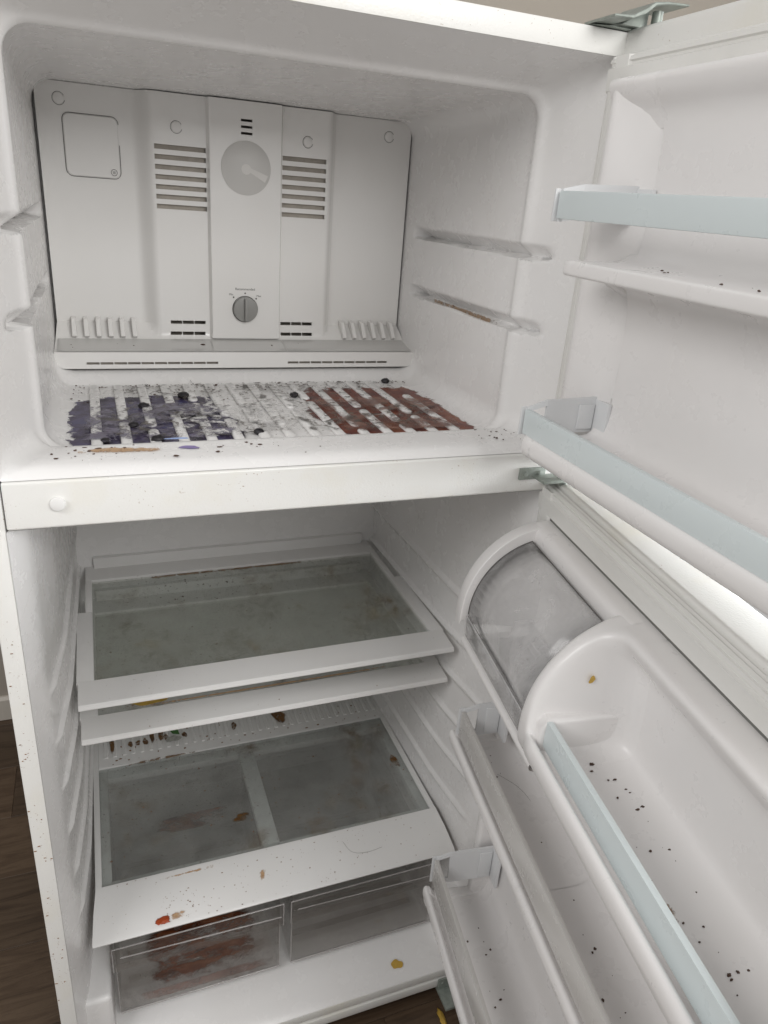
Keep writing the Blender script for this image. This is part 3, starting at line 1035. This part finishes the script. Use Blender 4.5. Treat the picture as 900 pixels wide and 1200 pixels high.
# crisper drawers -------------------------------------------------------------------
def drawer(label, x0, x1, mat):
    z0, z1, y0, y1 = .124, .300, .070, .430
    root = empty('crisper_bin', ((x0 + x1) / 2, (y0 + y1) / 2, z0))
    tag(root, label, 'crisper', 'crisper drawers')
    zs_ = z0 + (z1 - z0) * .70
    b = B()
    # front: raised upper band, recessed lower face
    b.box(x0, x1, y0 - .010, y0 - .0075, zs_, z1, .0006)
    b.box(x0 + .004, x1 - .004, y0, y0 + .0025, z0 + .002, zs_ - .001, .0006)
    b.box(x0, x1, y0 - .010, y0 + .0028, zs_ - .0015, zs_ + .0005)
    f_ = b.obj('front', mat, root, 40)
    t = B()
    for x in (x0, x1):
        t.tube([(x, y0 - .0095, z1), (x, y0 - .0095, zs_)], .0011, 6)
    for x in (x0 + .004, x1 - .004):
        t.tube([(x, y0, zs_), (x, y0, z0 + .003)], .0012, 6)
    t.tube([(x0, y0 - .0095, z1), (x1, y0 - .0095, z1)], .0012, 6)
    t.tube([(x0 + .004, y0, z0 + .003), (x1 - .004, y0, z0 + .003)], .0020, 6)
    t.tube([(x0 + .012, y0 - .0105, z1 - .022), (x1 - .004, y0 - .0105, z1 - .030)], .0012, 6)
    t.obj('rim', 'drawer_rim', root, 60)
    b = B()
    b.box(x0 + .004, x0 + .0065, y0 + .003, y1, z0 + .002, z1 - .004)
    b.box(x1 - .0065, x1 - .004, y0 + .003, y1, z0 + .002, z1 - .004)
    b.box(x0 + .0066, x1 - .0066, y0 + .003, y1 - .003, z0 - .001, z0 + .0015)
    b.box(x0 + .0066, x1 - .0066, y1 - .0028, y1, z0 + .002, z1 - .004)
    for k in range(6):
        yy = y0 + .05 + .05 * k
        b.box(x0 + .02, x1 - .02, yy, yy + .012, z0 + .0016, z0 + .005, .001, 1)
    b.obj('body', mat, root, 40)
    return root
d1 = drawer('left crisper drawer smeared with dried red-brown juice', .0795, .3660, 'drawer')
d2 = drawer('right crisper drawer, nearly clean and smoky grey', .3800, .6700, 'drawer2')

# ------------------------------------------------------------------ spills, smears, crumbs
def patch(name, label, cat, mat, c, ux, uy, rx, ry, edge=.22, seed=0, parent=None, nx=26, lift=.0006, square=False, stuff=False, power=2.0):
    """irregular thin film lying on a surface; the 'edge' value fades it out towards its outline"""
    rnd = random.Random(seed)
    ph = [rnd.uniform(0, 6.28) for _ in range(4)]
    ux, uy = Vector(ux).normalized(), Vector(uy).normalized()
    nrm = ux.cross(uy)
    c = Vector(c)
    bm = bmesh.new()
    vs, ev_ = [], []
    rows = 9
    for i in range(rows):
        for k in range(nx):
            t = 2 * math.pi * k / nx
            s = (i + .0) / (rows - 1)
            q = 1 + .16 * math.sin(2 * t + ph[0]) + .10 * math.sin(3 * t + ph[1]) + .07 * math.sin(5 * t + ph[2])
            ct, st = math.cos(t), math.sin(t)
            if square:
                m = max(abs(ct), abs(st))
                q = 1 / (abs(ct) ** 8 + abs(st) ** 8) ** .125
            p = c + ux * ct * rx * s * q + uy * st * ry * s * q + nrm * lift
            vs.append(bm.verts.new(p))
            ev_.append(1 - max(0, (s - (1 - edge)) / edge))
    for i in range(rows - 1):
        for k in range(nx):
            a, b_, d, e = i * nx + k, i * nx + (k + 1) % nx, (i + 1) * nx + (k + 1) % nx, (i + 1) * nx + k
            try:
                bm.faces.new((vs[a], vs[b_], vs[d], vs[e]))
            except ValueError:
                pass
    me = bpy.data.meshes.new(name)
    bm.to_mesh(me); bm.free()
    at = me.attributes.new('edge', 'FLOAT', 'POINT')
    for i, v in enumerate(ev_):
        at.data[i].value = v
    o = link(name, me, mat, parent, None, 180)
    if parent is None:
        if stuff:
            o['kind'] = 'stuff'
        tag(o, label, cat)
    return o
Xv, Yv, Zv = (1, 0, 0), (0, 1, 0), (0, 0, 1)
ZF = 1.1484
patch('juice_spill', 'dried purple-black juice spill between the freezer floor ribs at left', 'spill', 'purple', (.200, .205, ZF), Xv, Yv, .128, .150, .22, 3, square=True)
patch('juice_spill', 'dried red-brown juice spill between the freezer floor ribs at right', 'spill', 'red', (.545, .225, ZF + .0002), Xv, Yv, .132, .158, .22, 5, square=True)
patch('juice_spill', 'thin purple juice film dried over the white ribs at left', 'spill', 'purple_thin', (.205, .190, 1.1530), Xv, Yv, .120, .105, .25, 103, square=True)
patch('juice_spill', 'thin red juice film dried over the white ribs at right', 'spill', 'red_thin', (.545, .195, 1.1530), Xv, Yv, .122, .110, .25, 105, square=True)
patch('frost_film', 'white flaky frost-like film over the centre left of the freezer floor', 'film', 'frost', (.300, .185, 1.1532), Xv, Yv, .100, .095, .35, 106, square=True)
patch('grime_film', 'brown and black grime band along the back of the freezer floor', 'grime', 'grime', (.375, .375, 1.1500), Xv, Yv, .285, .038, .2, 107, square=True)
g_ = patch('grime_film', 'dark scratchy grime film over the middle of the freezer floor', 'grime', 'grime', (.375, .245, 1.1532), Xv, Yv, .280, .150, .08, 6, square=True)

def berry(name, label, c, r, seed, group=None, squash=.8):
    bm = bmesh.new()
    bmesh.ops.create_icosphere(bm, subdivisions=3, radius=1)
    rnd = random.Random(seed)
    off = Vector((rnd.uniform(0, 50), rnd.uniform(0, 50), rnd.uniform(0, 50)))
    for v in bm.verts:
        n = noise.noise(v.co * 2.3 + off) * .22 + noise.noise(v.co * 6 + off) * .10
        v.co = Vector((v.co.x * r, v.co.y * r * .92, v.co.z * r * squash)) * (1 + n)
        v.co += Vector((c[0], c[1], c[2] + r * squash * .92))
    me = bpy.data.meshes.new(name)
    bm.to_mesh(me); bm.free()
    return tag(link(name, me, 'berry', None, None, 180), label, 'berry', group)
gb = 'shrivelled berries on the freezer floor'
for lab_, x, y_, r in (('shrivelled black berry in purple stain, second from the front left corner', .197, .106, .0085),
                       ('small flat black berry in the front left corner of the freezer floor', .134, .112, .0060),
                       ('black berry between the second and third white ribs, mid-depth', .171, .174, .0068),
                       ('round black berry farther back beside the third white rib', .190, .266, .0078),
                       ('black berry smear near the back by the dark purple patch', .252, .318, .0085),
                       ('lone black berry near the front middle of the freezer floor', .330, .124, .0070),
                       ('black berry on the scratched middle area near the back', .426, .309, .0072),
                       ('black berry against the back curb at the right', .616, .392, .0076)):
    berry('berry', lab_, (x, y_, ZF), r, int(x * 1000), gb, .62)

def crumbs(name, label, pts, mat, parent=None):
    """many tiny bits as one object"""
    bm = bmesh.new()
    for (c, r) in pts:
        n0 = len(bm.verts)
        res = bmesh.ops.create_icosphere(bm, subdivisions=2 if r > .0009 else 1, radius=1)
        r *= .85
        off = Vector((random.uniform(0, 90), 0, 0))
        a, s = random.uniform(.6, 1.9), random.uniform(.35, .7)
        for v in res['verts']:
            k = 1 + .75 * noise.noise(v.co * 1.5 + off)
            v.co = Vector((v.co.x * r * a * k, v.co.y * r * k, v.co.z * r * s * k)) + Vector(c)
    me = bpy.data.meshes.new(name)
    bm.to_mesh(me); bm.free()
    o = link(name, me, mat, parent, None, None)
    o['kind'] = 'stuff'
    tag(o, label, 'crumbs')
    return o
def spread(n, x0, x1, y0, y1, z, r0=.0006, r1=.0018, F=None):
    out = []
    for _ in range(n):
        x, y_ = random.uniform(x0, x1), random.uniform(y0, y1)
        r = random.uniform(r0, r1) * random.choice((.6, .8, 1, 1))
        p = F(x, y_, z) if F else (x, y_, z)
        out.append((p, r))
    return out
crumbs('crumbs', 'few dark specks on the grey ledge under the freezer back panel', [((x, y_, z), r) for x, y_, z, r in ((.302, .452, 1.2045, .0030), (.19, .448, 1.2035, .0010), (.165, .455, 1.2050, .0009), (.42, .450, 1.2042, .0012), (.47, .46, 1.206, .0010), (.095, .45, 1.2043, .0012), (.097, .44, 1.202, .0010))], 'crumb')
crumbs('crumbs', 'dark crumbs along the back edge of the freezer floor', spread(190, .09, .655, .385, .41, 1.1500, .0006, .0018) + spread(160, .09, .40, .30, .40, 1.1495, .0005, .0014) + spread(90, .09, .66, .09, .38, 1.1500, .0004, .0013), 'crumb')
lip = []
for x, y_ in ((.09, .07), (.10, .055), (.11, .064), (.115, .05), (.125, .058), (.135, .048), (.12, .04), (.14, .06), (.155, .055), (.165, .066), (.10, .035), (.21, .02), (.26, .028), (.27, .05), (.265, .045), (.30, .058), (.305, .05), (.31, .04), (.315, .047), (.08, .03), (.075, .045)):
    lip.append(((x, y_, 1.1602), random.uniform(.0010, .0026)))
lip += spread(26, .62, .70, .02, .075, 1.1602, .0008, .0020) + spread(40, .08, .40, .01, .07, 1.1600, .0005, .0012)
crumbs('crumbs', 'scattered dark crumbs on the white front lip of the freezer', lip, 'crumb')
patch('smear', 'long tan smear on the freezer front lip at left', 'smear', 'tan', (.150, .048, 1.1602), Xv, Yv, .062, .014, .6, 11)
patch('flake', 'small violet flake on the freezer front lip', 'flake', 'violet', (.2285, .047, 1.1604), Xv, Yv, .011, .006, .2, 12)
patch('flake', 'small blue flake at the front edge of the purple spill', 'flake', 'bluef', (.2185, .082, 1.1606), Xv, Yv, .013, .004, .2, 13)

crumbs('crumbs', 'dark specks on the floor of the big cell in the lower door', [(FD(u, v, .8990), r * .72) for u, v, r in ((.31, .055, .003), (.32, .06, .0018), (.335, .04, .0022), (.335, .048, .0015), (.35, .035, .0016), (.36, .05, .002), (.355, .033, .0014), (.375, .03, .0028), (.378, .037, .002))] + spread(30, .38, .60, .02, .09, .8990, .0005, .0016, FD), 'crumb')
crumbs('crumbs', 'dark specks on the middle shelf floor of the lower door', spread(34, .06, .55, .012, .07, .6885, .0006, .0022, FD), 'crumb')
crumbs('crumbs', 'dark specks on the lowest shelf floor of the lower door', spread(26, .06, .40, .012, .08, .3455, .0008, .0026, FD), 'crumb')
crumbs('crumbs', 'dark specks in the clear butter bin', spread(20, .05, .24, .03, .10, .8820, .0007, .0019, FD), 'crumb')
crumbs('crumbs', 'few dark specks on the freezer door ledge', spread(9, .10, .40, .02, .07, 1.4095, .0009, .0017, ZD), 'crumb')
crumbs('crumbs', 'dark specks along the top gasket of the freezer door', spread(12, .05, .40, .006, .014, 1.5965, .0009, .0019, ZD), 'crumb')
crumbs('crumbs', 'dark specks on the upper glass shelf', spread(60, .075, .67, .15, .56, .7392, .0004, .0011) + spread(150, .10, .65, .20, .51, .7350, .0004, .0012) + spread(60, .20, .42, .40, .50, .7350, .0005, .0016), 'crumb')
crumbs('crumbs', 'brown specks along the lower glass shelf front', spread(70, .075, .67, .15, .26, .6622, .0004, .0014), 'crumb_brown')
patch('stain', 'brown dirt line along the front edge of the lower shelf glass', 'stain', 'tan', (.37, .2035, .6656), Xv, Yv, .27, .0035, .5, 161, square=True)
crumbs('crumbs', 'specks and bits of dried food on the crisper cover', spread(150, .08, .67, .15, .42, .3538, .0004, .0015) + spread(110, .08, .67, .43, .52, .3570, .0008, .0024), 'crumb_brown')

ap = Vector((0, .076, .0335)).normalized()      # up the slope of the crisper lip
def on_lip(x, t):
    return Vector((x, .060 + .076 * t, .3265 + .0300 * t))
crumbs('crumbs', 'brown specks on the sloping lip of the crisper cover', [(on_lip(random.uniform(.09, .66), random.uniform(.0, 1)) + Vector((0, 0, .0016)), random.uniform(.0003, .0010)) for _ in range(110)] + [(on_lip(random.gauss(.20, .03), random.uniform(.0, .6)) + Vector((0, 0, .0016)), random.uniform(.0004, .0011)) for _ in range(50)], 'crumb_brown')
patch('smear', 'brown dried smear along the top of the crisper lip', 'smear', 'tan', on_lip(.215, .9) + Vector((0, 0, .0012)), Xv, ap, 0.055, .0045, .95, 21)
patch('smear', 'tan dried smear on the crisper lip above the drawer gap', 'smear', 'tan', on_lip(.335, .50) + Vector((0, 0, .0014)), Xv, ap, .010, .014, .95, 22)
patch('smear', 'pale tan smear beside the orange food scrap', 'smear', 'tan', on_lip(.187, .13) + Vector((0, 0, .0014)), Xv, ap, .022, .010, .8, 23)
def scrap(name, label, cat, mat, c, sx, sy, sz, seed):
    bm = bmesh.new()
    bmesh.ops.create_icosphere(bm, subdivisions=3, radius=1)
    off = Vector((seed * 3.1, seed * 1.7, 0))
    for v in bm.verts:
        k = 1 + .55 * noise.noise(v.co * 1.6 + off) + .35 * noise.noise(v.co * 4 + off)
        v.co = Vector((v.co.x * sx * k, v.co.y * sy * k, v.co.z * sz * k)) + Vector(c)
    me = bpy.data.meshes.new(name)
    bm.to_mesh(me); bm.free()
    return tag(link(name, me, mat, None, None, 180), label, cat)
scrap('food_scrap', 'orange food scrap on the front edge of the crisper lip', 'food scrap', 'orange', on_lip(.163, .09) + Vector((0, 0, .002)), .011, .0065, .0024, 7)
patch('food_scrap', 'yellow dried egg bit on the fridge floor before the right drawer', 'food scrap', 'yellow', (.585, .026, .0925), Xv, (0, 1, .55), .011, .008, .2, 75, lift=.0012)
patch('smear', 'brown dried smear in the big cell of the lower door', 'smear', 'brownsm', FD(.49, .07, .8987), FD(1, 0, 0) - FD(0, 0, 0), Vector(FD(0, -1, 0)) - FD(0, 0, 0), .035, .012, .9, 31)
patch('smear', 'ochre dried smear on the middle shelf floor of the lower door', 'smear', 'ochre', FD(.235, .038, .6884), FD(1, 0, 0) - FD(0, 0, 0), Vector(FD(0, -1, 0)) - FD(0, 0, 0), .06, .022, .95, 32)
patch('flake', 'tan flake stuck to the wall of the big cell', 'flake', 'yellow', FD(.2800, .060, .993), Vector(FD(0, 1, 0)) - FD(0, 0, 0), Zv, .0036, .0046, .2, 33, lift=-.0030)
# crisper cover rear strip: rust drips and a torn leaf
for k, (x, ry, lab_) in enumerate(((.098, .040, 'long rust drip at the left end of the ribbed rear strip'), (.135, .012, 'small rust spot right of the long left-end drip on the rear strip'), (.150, .010, 'tiny rust spot in the middle of the rear strip spots'), (.165, .014, 'dark rust spot left of the pair of wide rust drips'), (.180, .030, 'wide rust drip left of the green leaf'), (.198, .036, 'wide dark rust drip nearest the green leaf'), (.208, .018, 'short rust drip touching the green leaf'), (.246, .012, 'rust spot just right of the green leaf'), (.352, .018, 'curled dark rust mark mid-way along the rear strip'))):
    patch('rust_drip', lab_, 'stain', 'rust', (x, .497 if ry > .02 else .480, .3594), Xv, Yv, .007, ry, .35, 141 + k)
patch('smear', 'thin brown streak along the rear edge of the crisper glass', 'smear', 'brownsm', (.190, .4225, .3572), Xv, Yv, .085, .006, .5, 160)
patch('stain', 'small rust-brown drip at the right of the ribbed rear strip', 'stain', 'rust', (.455, .485, .3594), Xv, Yv, .022, .026, .4, 42)
patch('stain', 'dark ochre stain on the right rear of the crisper glass', 'stain', 'ochre', (.600, .345, .3533), Xv, Yv, .060, .070, .95, 43)
patch('stain', 'red-brown spot at the right edge of the crisper glass', 'stain', 'rust', (.660, .285, .3533), Xv, Yv, .010, .030, .4, 44)
patch('stain', 'ochre smear in the middle of the right crisper pane', 'stain', 'ochre', (.512, .255, .3533), Xv, Yv, .030, .060, .95, 45)
patch('stain', 'rust-brown mark beside the crisper glass centre bar', 'stain', 'rust', (.325, .225, .3533), Xv, Yv, .026, .012, .4, 46)
patch('stain', 'ochre film on the left of the upper glass shelf', 'stain', 'ochre', (.180, .285, .7350), Xv, Yv, .085, .070, .95, 47)
patch('stain', 'ochre film on the right of the upper glass shelf', 'stain', 'ochre', (.455, .335, .7350), Xv, Yv, .050, .060, .95, 48)
patch('stain', 'brown line of dirt along the rear edge of the upper glass', 'stain', 'brownsm', (.360, .511, .7350), Xv, Yv, .26, .006, .5, 49, square=True)
patch('stain', 'yellow stain on the front left of the lower glass shelf', 'stain', 'yellow', (.165, .225, .6608), Xv, Yv, .030, .014, .4, 50)
lf = B()
lf.add([(0.222, .488, .3605), (.236, .482, .3612), (.232, .500, .369), (.224, .508, .372), (.214, .500, .366)], [(0, 1, 2, 3, 4)])
o = lf.obj('leaf_scrap', 'leaf', None, None)
tag(o, 'torn green leaf scrap on the rear strip of the crisper cover', 'leaf')
s_ = o.modifiers.new('thickness', 'SOLIDIFY'); s_.thickness = .0008
patch('paper_scrap', 'crumpled pale scrap beside the green leaf', 'scrap', 'foil', (.222, .472, .3602), Xv, Yv, .014, .010, .3, 51, lift=.001)
patch('stain', 'brown dirt line along the lower right freezer wall rail', 'stain', 'brownsm', (W - .0615, .26, 1.2985), Yv, Zv, .17, .005, .5, 77, square=True, lift=-.0008)
# left drawer residue
patch('residue', 'dried red-brown residue on the bottom of the left drawer', 'stain', 'redbrown', (.235, .165, .1262), Xv, Yv, .122, .088, .3, 61, square=True, lift=.0035)
patch('residue', 'dark red-brown blotch on the back of the left drawer', 'stain', 'redbrown', (.245, .4262, .165), Xv, Zv, .100, .034, .4, 62, square=True, lift=.0006)
patch('residue', 'pinkish residue behind the lower front of the left drawer', 'stain', 'pinkres', (.228, .0745, .142), Xv, Zv, .128, .014, .3, 63, square=True, lift=-.0006)

crumbs('crumbs', 'rusty brown specks down the left front flange of the cabinet', [((random.uniform(.002, .021), -.0002, random.choice((.93, .88, .78, .66, .60, .52, .42, .35)) + random.gauss(0, .020)), random.choice((.0003, .0004, .0004, .0006, .0011))) for _ in range(110)], 'crumb_brown')
def hair(label, pts, r=.00018):
    o = B().tube(chaikin(pts, 3), r, 5).obj('hair', 'hair', None, 60)
    tag(o, label, 'hair')
hair('single dark hair on the back curb of the freezer floor', [(.268, .425, 1.166), (.272, .420, 1.163), (.274, .410, 1.153), (.278, .385, 1.1515)])
hair('curled hair on the right part of the crisper lip', [tuple(on_lip(.49, .75) + Vector((0, 0, .002))), tuple(on_lip(.50, .45) + Vector((0, 0, .002))), tuple(on_lip(.53, .38) + Vector((0, 0, .002))), tuple(on_lip(.56, .42) + Vector((0, 0, .002)))])
hair('curved hair on the middle shelf floor of the lower door', [tuple(FD(.10, .06, .6890)), tuple(FD(.13, .035, .6890)), tuple(FD(.17, .028, .6890))])
# bits on the wooden floor
scrap('food_scrap', 'black lump on the wooden floor left of the refrigerator', 'food scrap', 'crumb', (-.035, .37, .003), .012, .009, .005, 9)
scrap('food_scrap', 'pale yellow chip on the wooden floor under the lower door', 'food scrap', 'yellow', (.66, -.045, .002), .006, .016, .002, 11)
